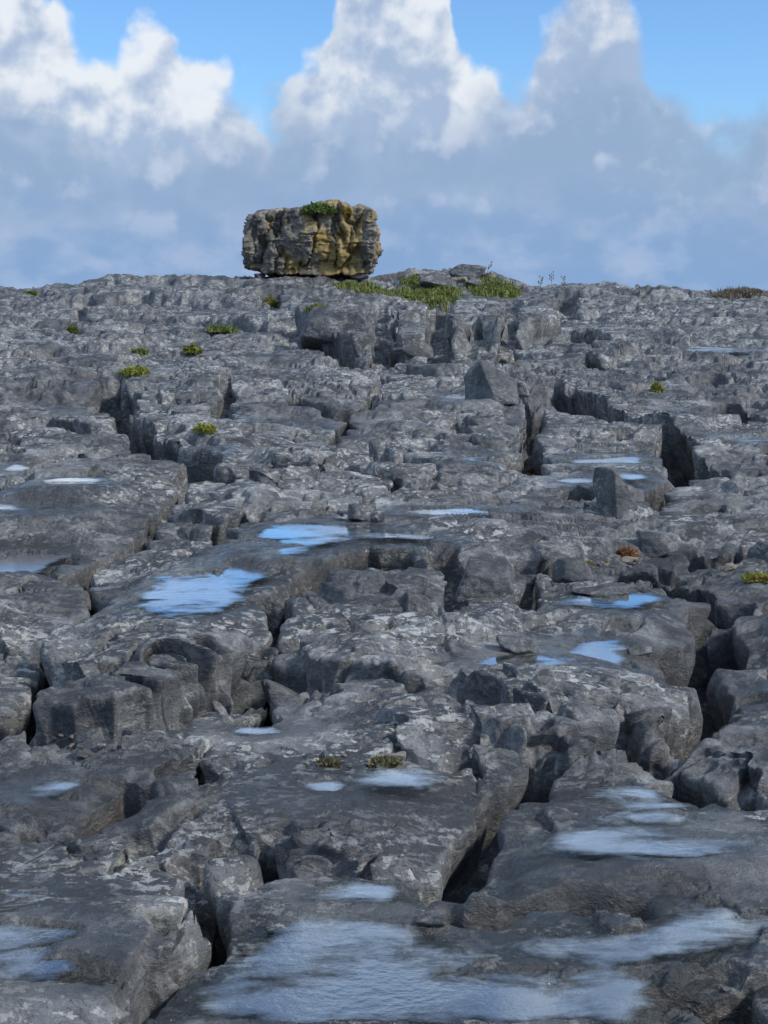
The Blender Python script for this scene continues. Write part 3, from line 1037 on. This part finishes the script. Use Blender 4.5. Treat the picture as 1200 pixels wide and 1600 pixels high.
def rock_mesh(name, size, seed, n=22, planes=9, mat=None, rough=1.0, cutmin=.62, facets=()):
    """angular stone: a block cut by random planes, then worn"""
    if n not in _CS: _CS[n] = cube_sphere(n)
    C, F = _CS[n]
    r = random.Random(seed)
    D = C / np.linalg.norm(C, axis=1, keepdims=True)
    # radius = min over planes (box planes plus random cuts), softened
    pl = [((1, 0, 0), 1), ((-1, 0, 0), 1), ((0, 1, 0), 1), ((0, -1, 0), 1), ((0, 0, 1), 1), ((0, 0, -1), .9)]
    for k in range(planes):
        v = np.array([r.gauss(0, 1), r.gauss(0, 1), r.gauss(0, .9)]); v /= np.linalg.norm(v)
        pl.append((tuple(v), r.uniform(cutmin, 1.0)))
    for v, d in facets:
        v = np.array(v, float); pl.append((tuple(v / np.linalg.norm(v)), d))
    inv = np.zeros(len(D))
    for v, d in pl:
        c = np.clip(D @ np.array(v), 0, None) / d
        inv += c ** 24
    R = inv ** (-1 / 24.0)
    P = D * R[:, None] * (np.array(size) * .5)[None]
    s = float(np.mean(size))
    P = P + D * (noise3(P / s + seed, 2.0, 4, seed % 40)[:, None] * .07 * s * rough)
    e = noise3(P / s + seed, 7.0, 4, seed % 40 + 3)
    P = P + D * (e[:, None] * .02 * s * rough)
    return mesh_np(name, P, F, mat or M_STONE)


def put_stone(px, py, wpx, hpx, label, seed, mat=None, name='loose_stone', cat='stone', group=None, depth=.8, sink=.12, rot=0, tilt=(0, 0), planes=9, n=20, cutmin=.62, facets=()):
    """base centre of the stone at frame point (px, py); width and height in frame pixels"""
    x, y, z = hit(px, py, hgt)
    s = y / FPX
    w, h = wpx * s, hpx * s
    me = rock_mesh(name, (w, max(w * depth, .02), h * 1.15), seed, n, planes, mat, cutmin=cutmin, facets=facets)
    zs = height(np.array([x, x - w * .3, x + w * .3, x, x]), np.array([y, y, y, y + w * .3, y - w * .2]))
    o = link(name, me, None, (x, y + w * depth * .35, float(np.median(zs)) + h * (.5 - sink)))
    o.rotation_euler = (tilt[0], tilt[1], rot)
    tag(o, label, cat, group)
    return o


# ------------------------------------------------------------------ the perched boulder
def build_boulder():
    n = 90
    C, F = cube_sphere(n)
    s = CREST_Y / FPX
    x0, x1, ytop, ybot = 386, 599, 326, 437
    cx = ((x0 + x1) / 2 - 600) * s; W = (x1 - x0) * s * .955; Hh = (ybot - ytop) * s; Dp = 2.5
    zb = EYE + (450 - ybot) * s
    D = C / np.linalg.norm(C, axis=1, keepdims=True)
    P = C * .86 + D * .20
    P = P / np.abs(P).max(0)
    # outline: base pulled in at the left, top lower at the left, bulge at the right
    u, v, w = P[:, 0].copy(), P[:, 1].copy(), P[:, 2].copy()
    wid = np.interp(w, [-1, -.8, -.3, .3, .8, 1], [.95, .975, 1.0, 1.0, .95, .86])
    X = u * W / 2 * wid * np.where(u < 0, 1.0, .985)
    Y = v * Dp / 2 * wid
    top = np.interp(u, [-1, -.88, -.6, -.1, .15, .45, .6, .68, .8, 1], [.82, .88, .92, .94, 1.02, 1.05, 1.0, .94, .98, .93])
    bot = np.interp(u, [-1, -.85, -.7, -.3, .6, .85, 1], [.10, .075, .03, .01, .0, .02, .06])
    Z = Hh * (bot + (top - bot) * (w + 1) / 2)
    Z = Z + .06 * fbm(X / .5, Y / .5, 4, 9) * (w > 0)
    P = np.stack([X, Y, Z], 1)
    nrm = np.stack([u ** 5 / W, v ** 5 / Dp, w ** 5 / Hh * .8], 1); nrm /= np.linalg.norm(nrm, axis=1, keepdims=True) + 1e-9
    side = ss(np.maximum(np.abs(u), np.abs(v)), .75, .95) * (1 - ss(np.abs(w), .8, .97))
    # big vertical ribs and fissures round the sides
    th = np.arctan2(v, u)
    around = np.stack([np.cos(th), np.sin(th)], 1)
    per = np.where(np.abs(v) >= np.abs(u), X, Y + 7 * np.sign(u))
    rib = fbm(per / .55 + .25 * fbm(P[:, 0] / .5, Z / .4, 3, 17), Z / 2.2, 4, 15, .55)
    ribs = .17 * rib - .20 * np.exp(-(np.abs(rib) / .055) ** 1.3)
    # bedding: horizontal breaks with steps
    bed = fbm(per / 1.1, Z / .16 + .3 * rib, 3, 19, .5)
    beds = .03 * terr(bed, .22, .15) - .05 * ss(bed, .30, .36)
    blocks = .12 * terr(fbm(per / .42, Z / .36, 4, 25, .5), .20, .10)
    fine = .035 * fbm(per / .11, Z / .10, 4, 29, .6)
    disp = (ribs + beds + blocks + fine) * (.25 + .75 * side) * 1.25
    disp = disp + (1 - side) * .06 * fbm(X / .3, Y / .3, 4, 33, .6)
    P = P + nrm * disp[:, None]
    # keep the sole level
    P[:, 2] = np.maximum(P[:, 2], .0 + np.interp(u, [-1, -.85, -.68, -.6, 1], [.13, .10, .02, 0, 0]) * Hh * .6)
    me = mesh_np('boulder_body', P, F, M_ERR)
    root = bpy.data.objects.new('perched_boulder', None); COL.objects.link(root)
    yc = CREST_Y - .4
    gx = np.linspace(cx - W * .4, cx + W * .4, 30)
    zg = height(gx, np.full(30, yc - .3))
    zb = max(zb, float(np.median(zg)))
    root.location = (cx, yc, zb - .015)
    tag(root, 'huge weathered brown boulder perched alone on the crest, streaked with ochre lichen', 'boulder')
    body = link('rock_body', me, root)
    # moss cushion and yellow lichen pads on top
    V, Fm = blob_leaves(1200, (.36, .30, .20), .06, 3)
    o = link('moss_cushion', mesh_np('moss_cushion', V, Fm, leaf_material('green_moss', (.07, .13, .02, 1), (.12, .18, .03, 1), (.10, .12, .03, 1)), False), root)
    xm = (505 - 492.5) * s
    o.location = (xm, -Dp / 2 * .88, Hh * .85)
    V, Fm = blob_leaves(500, (.13, .08, .12), .04, 5)
    o = link('lichen_pad', mesh_np('lichen_pad', V, Fm, leaf_material('yellow_lichen', (.30, .20, .03, 1), (.38, .27, .05, 1), (.24, .17, .05, 1)), False), root)
    o.location = ((545 - 492.5) * s, -Dp / 2 * .90, Hh * .84)
    return root, zb, cx, yc


# ------------------------------------------------------------------ plants
def blob_leaves(n, size, leaf, seed):
    """many small leaf faces through a low dome"""
    r = np.random.RandomState(seed)
    d = r.normal(size=(n, 3)); d /= np.linalg.norm(d, axis=1, keepdims=True); d[:, 2] = np.abs(d[:, 2])
    rad = r.uniform(.45, 1.0, n) ** .5 * (1 + .25 * np.sin(5 * np.arctan2(d[:, 1], d[:, 0]) + seed) * r.uniform(.4, 1, n))
    c = d * rad[:, None] * np.array(size)
    a = r.normal(size=(n, 3)); a /= np.linalg.norm(a, axis=1, keepdims=True)
    b = np.cross(a, r.normal(size=(n, 3))); b /= np.linalg.norm(b, axis=1, keepdims=True)
    L = leaf * r.uniform(.6, 1.3, n)[:, None]
    V = np.stack([c - a * L, c + b * L * .35, c + a * L, c - b * L * .35], 1).reshape(-1, 3)
    F = np.arange(n * 4).reshape(n, 4)
    return V, F


def fronds(n, length, seed, spread=1.0, leaf=.03, droop=1.0, up=1.0):
    """arching fronds, each with pairs of leaflets"""
    r = random.Random(seed); V = []; F = []
    for k in range(n):
        a = r.uniform(0, 2 * pi); L = length * r.uniform(.55, 1.1); el = r.uniform(.35, 1.35) * up
        dx, dy = cos(a), sin(a); ox, oy = r.gauss(0, .18) * length * spread, r.gauss(0, .15) * length * spread
        m = 7
        for i in range(1, m + 1):
            t = i / m
            hx = L * t * cos(el) * spread; hz = L * (t * sin(el) - droop * .45 * t * t)
            px, py, pz = ox + dx * hx, oy + dy * hx, hz
            ll = leaf * (1.15 - t * .6) * r.uniform(.7, 1.3)
            for s in (-1, 1):
                qx, qy = -dy * s, dx * s
                b = len(V)
                tz = r.uniform(-.4, .5) * ll
                V += [(px, py, pz), (px + qx * ll * .5 + dx * ll * .45, py + qy * ll * .5 + dy * ll * .45, pz + tz + ll * .2),
                      (px + qx * ll * 1.2 + dx * ll * .4, py + qy * ll * 1.2 + dy * ll * .4, pz + tz), (px + qx * ll * .6 - dx * ll * .25, py + qy * ll * .6 - dy * ll * .25, pz + tz * .5)]
                F.append((b, b + 1, b + 2, b + 3))
    return np.array(V), np.array(F)


def blades(n, ex, ey, h, seed, w=.006, lean=.5, ground=None):
    r = np.random.RandomState(seed)
    x = r.normal(0, .42, n) * ex; y = r.normal(0, .42, n) * ey
    keep = (np.abs(x) < ex) & (np.abs(y) < ey)
    x, y = x[keep], y[keep]; n = len(x)
    z = np.zeros(n) if ground is None else ground(x, y)
    hh = h * r.uniform(.4, 1.15, n); a = r.uniform(0, 2 * pi, n); ln = lean * r.uniform(.1, 1, n) * hh
    dx, dy = np.cos(a), np.sin(a); qx, qy = -dy * w, dx * w
    p0 = np.stack([x - qx, y - qy, z - .02], 1); p1 = np.stack([x + qx, y + qy, z - .02], 1)
    m0 = np.stack([x - qx * .8 + dx * ln * .35, y - qy * .8 + dy * ln * .35, z + hh * .6], 1)
    m1 = np.stack([x + qx * .8 + dx * ln * .35, y + qy * .8 + dy * ln * .35, z + hh * .6], 1)
    t0 = np.stack([x - qx * .15 + dx * ln, y - qy * .15 + dy * ln, z + hh], 1)
    t1 = np.stack([x + qx * .15 + dx * ln, y + qy * .15 + dy * ln, z + hh], 1)
    V = np.stack([p0, p1, m1, m0, t1, t0], 1).reshape(-1, 3)
    k = np.arange(n) * 6
    F = np.concatenate([np.stack([k, k + 1, k + 2, k + 3], 1), np.stack([k + 3, k + 2, k + 4, k + 5], 1)])
    return V, F


def plant(px, py, wpx, hpx, kind, label, seed, cat, name, mat):
    x, y, z = hit(px, py, hgt)
    s = y / FPX; w, h = wpx * s * .92, hpx * s * .72
    nb = max(.35, w)
    if kind == 'fern':
        n = int(np.clip(60 * w / .5, 30, 160))
        V, F = fronds(n, 1.0, seed, 1.0, .11, .9)
        V = V * np.array([w / 1.7, w / 1.9, h / .85])
        V2, F2 = blob_leaves(260, (w * .42, w * .35, h * .55), .028 * max(1, y / 12), seed)
    else:
        V, F = blades(int(np.clip(420 * w, 120, 900)), w * .55, w * .4, h * .75, seed, .0035 * max(1, y / 9), 1.4)
        V2, F2 = blob_leaves(420, (w * .5, w * .4, h * .5), .022 * max(1, y / 12), seed)
    F2 = F2 + len(V); V = np.concatenate([V, V2]); F = np.concatenate([F, F2])
    V[:, 2] += 0
    o = link(name, mesh_np(name, V, F, mat, False), None, (x, y + .05 * w, z - h * .05))
    tag(o, label, cat)
    return o


root_b, ZB, BX, BY = build_boulder()
S34 = CREST_Y / FPX


def boulder_props():
    # small props under the boulder, left side, with sky between
    for k, (px, w, h, lab) in enumerate([(416, 16, 10, 'small dark stone wedged under the left end of the perched boulder'),
                                         (562, 30, 9, 'flat stone wedged under the right end of the perched boulder')]):
        me = rock_mesh('wedge_stone', (w * S34, .5, h * S34), 60 + k, 12, 6, M_STONE)
        o = link('wedge_stone', me, None, ((px - 600) * S34, BY - .9 + .1 * k, ZB + .01))
        tag(o, lab, 'stone')


boulder_props()

# ------------------------------------------------------------------ loose stones
put_stone(732, 437, 62, 24, 'pale squat stone on top of the grassy mound right of the boulder', 11, name='mound_stone', depth=.9, tilt=(.1, .1))
put_stone(680, 451, 66, 24, 'low pale rock lying in the grass just right of the big boulder', 12, name='mound_stone', depth=.8)
put_stone(745, 453, 40, 14, 'thin slanting rock at the foot of the grassy mound', 13, name='mound_stone', depth=.8, tilt=(0, .3))
put_stone(770, 622, 80, 62, 'angular tilted grey block standing on the pavement in the middle distance', 14, name='tilted_block', cat='rock', depth=1.1, sink=.1, planes=2, n=28, cutmin=.8, facets=[((-.8, -.55, .1), .55), ((.3, -.7, .6), .50), ((.55, .1, .8), .62)])
put_stone(812, 618, 46, 34, 'smaller grey block leaning against the right side of the tilted block', 15, name='tilted_block', cat='rock', depth=1.0, tilt=(0, .4))
put_stone(966, 808, 72, 74, 'pointed upright rock beside the narrow pools on the right', 16, name='pointed_rock', cat='rock', depth=.8, sink=.08, planes=2, n=28, cutmin=.85, facets=[((-.85, -.5, .12), .42), ((.45, -.8, .30), .48), ((.75, .1, .6), .52)])
put_stone(520, 545, 104, 64, 'big rounded block with a black undercut standing below the grass on the slope', 17, name='rounded_block', cat='rock', depth=.8, cutmin=.7, sink=.08, n=30)
put_stone(565, 548, 40, 42, 'small rounded knob of rock against the right side of the big rounded block', 18, name='rounded_block', cat='rock', depth=.9)
put_stone(645, 545, 66, 40, 'round backed rock under the split between two square blocks', 19, name='rounded_block', cat='rock', depth=.9)
put_stone(447, 1462, 66, 22, 'flat dark stone lying in the bright pool at the bottom left of centre', 20, name='flat_stone', depth=.6, sink=.3)
put_stone(672, 1450, 50, 26, 'brown square edged stone on the near shore of the big pool', 21, name='flat_stone', depth=.7, sink=.2)
put_stone(398, 1492, 44, 12, 'low reddish stone breaking the water of the big pool', 22, name='flat_stone', depth=.8, sink=.4)
put_stone(812, 1024, 70, 26, 'dark slab fragment lying above the small right hand pools', 23, name='slab_fragment', cat='rock', depth=.7, sink=.2)
put_stone(998, 1022, 46, 14, 'flat dark stone dividing the bright pool on the right', 24, name='slab_fragment', cat='rock', depth=.5, sink=.3)
put_stone(940, 930, 90, 18, 'long brown hump of rock behind the upper right pool', 25, name='slab_fragment', cat='rock', depth=.6, sink=.3)
put_stone(982, 880, 26, 12, 'small cream stone under the rusty plant', 26, M_PALE, depth=.8)
put_stone(945, 885, 20, 8, 'tiny cream stone left of the rusty plant', 27, M_PALE, depth=.8)
put_stone(1142, 893, 22, 12, 'little tan stone beside the bright green tuft at the right edge', 28, M_PALE, depth=.8)
put_stone(898, 905, 60, 44, 'rounded grey lump in the row of broken rocks right of centre', 29, name='broken_rock', cat='rock', depth=.9)
put_stone(840, 880, 70, 40, 'broken rock at the left end of the row right of centre', 30, name='broken_rock', cat='rock', depth=.9)
put_stone(1030, 870, 60, 40, 'broken rock just right of the rusty plant', 31, name='broken_rock', cat='rock', depth=.9)
put_stone(765, 920, 110, 56, 'broad smooth rock left of the row of broken rocks', 32, name='broken_rock', cat='rock', depth=.9, cutmin=.72, n=30)
put_stone(565, 815, 46, 26, 'small angular stone above the left pool', 33, depth=.9)
put_stone(590, 818, 24, 18, 'smallest of the angular stones above the left pool', 34, depth=.9)
put_stone(415, 1330, 40, 24, 'grey lump beside the dark hole left of the bottom pool', 35, depth=.9, sink=.25)
put_stone(620, 1190, 30, 12, 'chip of pale limestone beside the dry tuft near the centre', 36, M_PALE, depth=.8, sink=.2)
put_stone(720, 392 + 49, 30, 10, 'pale pebble shaped rock half hidden in the mound grass', 37, M_PALE, depth=.8)

def chips():
    r = random.Random(5); protos = [rock_mesh('limestone_chip', (1, .8, .45), 80 + k, 6, 7, M_STONE if k % 3 else M_PALE) for k in range(6)]
    zones = [(480, 650, 1168, 1208, 12, 'among the dry tufts near the centre of the foreground'), (865, 1010, 876, 896, 9, 'in the row of broken rocks round the rusty plant'),
             (60, 160, 1150, 1185, 6, 'below the large undercut block on the left'), (380, 470, 1300, 1345, 5, 'beside the dark hole left of the bottom pool'),
             (1090, 1190, 1560, 1598, 4, 'in the bottom right corner')]
    for x0, x1, y0, y1, n, where in zones:
        for k in range(n):
            x, y, z = hit(r.uniform(x0, x1), r.uniform(y0, y1), hgt)
            s = r.uniform(7, 17) * y / FPX
            q = r.randrange(6)
            o = link('limestone_chip', protos[q], None, (x, y, z + s * .12))
            o.scale = (s, s, s); o.rotation_euler = (r.uniform(-.2, .2), r.uniform(-.2, .2), r.uniform(0, 6))
            size = 'larger' if s * FPX / y > 12 else 'tiny'
            tag(o, size + (' grey' if q % 3 else ' cream') + ' limestone chip ' + where, 'stone', 'loose chips ' + where)


chips()

# ------------------------------------------------------------------ plants in the joints
plant(212, 585, 66, 30, 'fern', 'wide yellow green fern clump at the head of the deep joint on the left', 41, 'fern', 'fern_clump', M_BRIGHT)
plant(320, 674, 44, 30, 'fern', 'green fern clump growing from the narrow joint below the wide clump', 42, 'fern', 'fern_clump', M_BRIGHT)
plant(1026, 612, 26, 32, 'fern', 'small bright yellow green fern on the right of the slope', 43, 'fern', 'fern_clump', M_BRIGHT)
plant(300, 553, 36, 28, 'fern', 'olive fern in a hollow up the slope on the left', 44, 'fern', 'fern_clump', M_FERN)
plant(345, 520, 54, 20, 'grass', 'flat olive tuft of grass just above the olive fern', 45, 'grass tuft', 'grass_tuft', M_GRASS)
plant(113, 520, 18, 18, 'grass', 'tiny brownish tuft in a dark joint far left', 46, 'grass tuft', 'grass_tuft', M_GRASS)
plant(218, 552, 26, 16, 'grass', 'thin tuft behind the wide yellow green fern', 47, 'grass tuft', 'grass_tuft', M_GRASS)
plant(423, 478, 30, 28, 'fern', 'dark green clump in the joint under the left end of the boulder', 48, 'fern', 'fern_clump', M_FERN)
plant(500, 485, 56, 22, 'fern', 'spreading green clump on the ledge below the boulder', 49, 'fern', 'fern_clump', M_FERN)
plant(980, 868, 36, 22, 'fern', 'rusty red withered plant between the broken rocks', 50, 'plant', 'withered_plant', M_RUST)
plant(832, 738, 26, 9, 'fern', 'scrap of orange withered leaves at the foot of the narrow joint', 51, 'plant', 'withered_plant', M_RUST)
plant(1190, 906, 60, 20, 'grass', 'bright green grass tuft at the right edge', 52, 'grass tuft', 'grass_tuft', M_BRIGHT)
plant(600, 1196, 50, 12, 'grass', 'dry olive tuft near the centre of the foreground', 53, 'grass tuft', 'grass_tuft', M_OLD)
plant(515, 1196, 36, 9, 'grass', 'smaller dry tuft left of the central one', 54, 'grass tuft', 'grass_tuft', M_OLD)
plant(48, 460, 22, 8, 'grass', 'low yellowish tuft on the skyline at the far left', 55, 'grass tuft', 'grass_tuft', M_GRASS)
plant(918, 890, 12, 8, 'fern', 'speck of yellow leaves left of the rusty plant', 56, 'plant', 'withered_plant', M_BRIGHT)


def turf(px0, px1, py, hpx, seed, label, n=2600, mat=None, ey=1.0):
    x, y, z = hit(.5 * (px0 + px1), py, hgt)
    s = y / FPX; w = (px1 - px0) * s
    V, F = blades(n, w * .5, ey, hpx * s, seed, .012, .8, ground=lambda a, b: height(x + a, y + b) - z)
    V2, F2 = blob_leaves(n, (w * .50, ey * .9, hpx * s * .9), .05, seed)
    V2[:, 2] += height(x + V2[:, 0], y + V2[:, 1]) - z
    F2 = F2 + len(V)
    o = link('turf_patch', mesh_np('turf_patch', np.concatenate([V, V2]), np.concatenate([F, F2]), mat or M_GRASS, False), None, (x, y, z))
    tag(o, label, 'grass', kind='stuff')


turf(628, 702, 436, 6, 61, 'strip of green turf on the skyline right of the boulder', 2000, ey=.7)
turf(590, 720, 461, 8, 62, 'turf spreading over the rock to the right of the boulder', 3200, ey=1.0)
turf(730, 812, 452, 9, 63, 'grassy bank sloping down to the right of the mound', 3200, ey=1.0)
turf(1115, 1200, 464, 8, 64, 'brown turf on the skyline at the far right', 1500, M_DRY, ey=.8)
turf(520, 600, 452, 7, 65, 'thin turf at the foot of the boulder', 900, ey=.5)


def stems():
    for k, (px, py, h) in enumerate([(760, 452, 42), (776, 452, 28), (843, 458, 24), (862, 456, 26), (880, 456, 22), (664, 428, 12), (815, 458, 12)]):
        x, y, z = hit(px, max(py, 456), hgt)
        s = y / FPX; H = h * s; r = random.Random(k)
        V = []; F = []

        def rod(a, b, w):
            i = len(V)
            for p in (a, b):
                for q in range(3):
                    t = q * 2.094; V.append((p[0] + cos(t) * w, p[1] + sin(t) * w, p[2]))
            for q in range(3): F.append((i + q, i + (q + 1) % 3, i + 3 + (q + 1) % 3, i + 3 + q))
        lean = r.uniform(-.1, .1) * H
        pts = [(lean * t * t, 0, H * t) for t in (0, .35, .7, 1)]
        for a, b in zip(pts, pts[1:]): rod(a, b, .006)
        for q in range(7):
            t = r.uniform(.45, 1); a = (lean * t * t, 0, H * t); sgn = r.choice((-1, 1))
            b = (a[0] + sgn * H * .10, r.uniform(-.03, .03), a[2] + H * .10); rod(a, b, .006)
            rod(b, (b[0] + sgn * .008, b[1], b[2] + .03), .016)
        st = link('seed_stalk', mesh_np('seed_stalk', np.array(V), np.array(F), M_DRY, False), None, (x, y, z - .02))
        names = ['tallest seed stalk on the grassy bank against the sky', 'second seed stalk just right of the tallest', 'seed stalk left of the three on the bare skyline',
                 'middle seed stalk of the three on the bare skyline', 'right hand seed stalk of the three on the bare skyline', 'very short stalk on the turf next to the boulder', 'very short stalk at the foot of the grassy bank']
        tag(st, names[k], 'seed stalk')


stems()
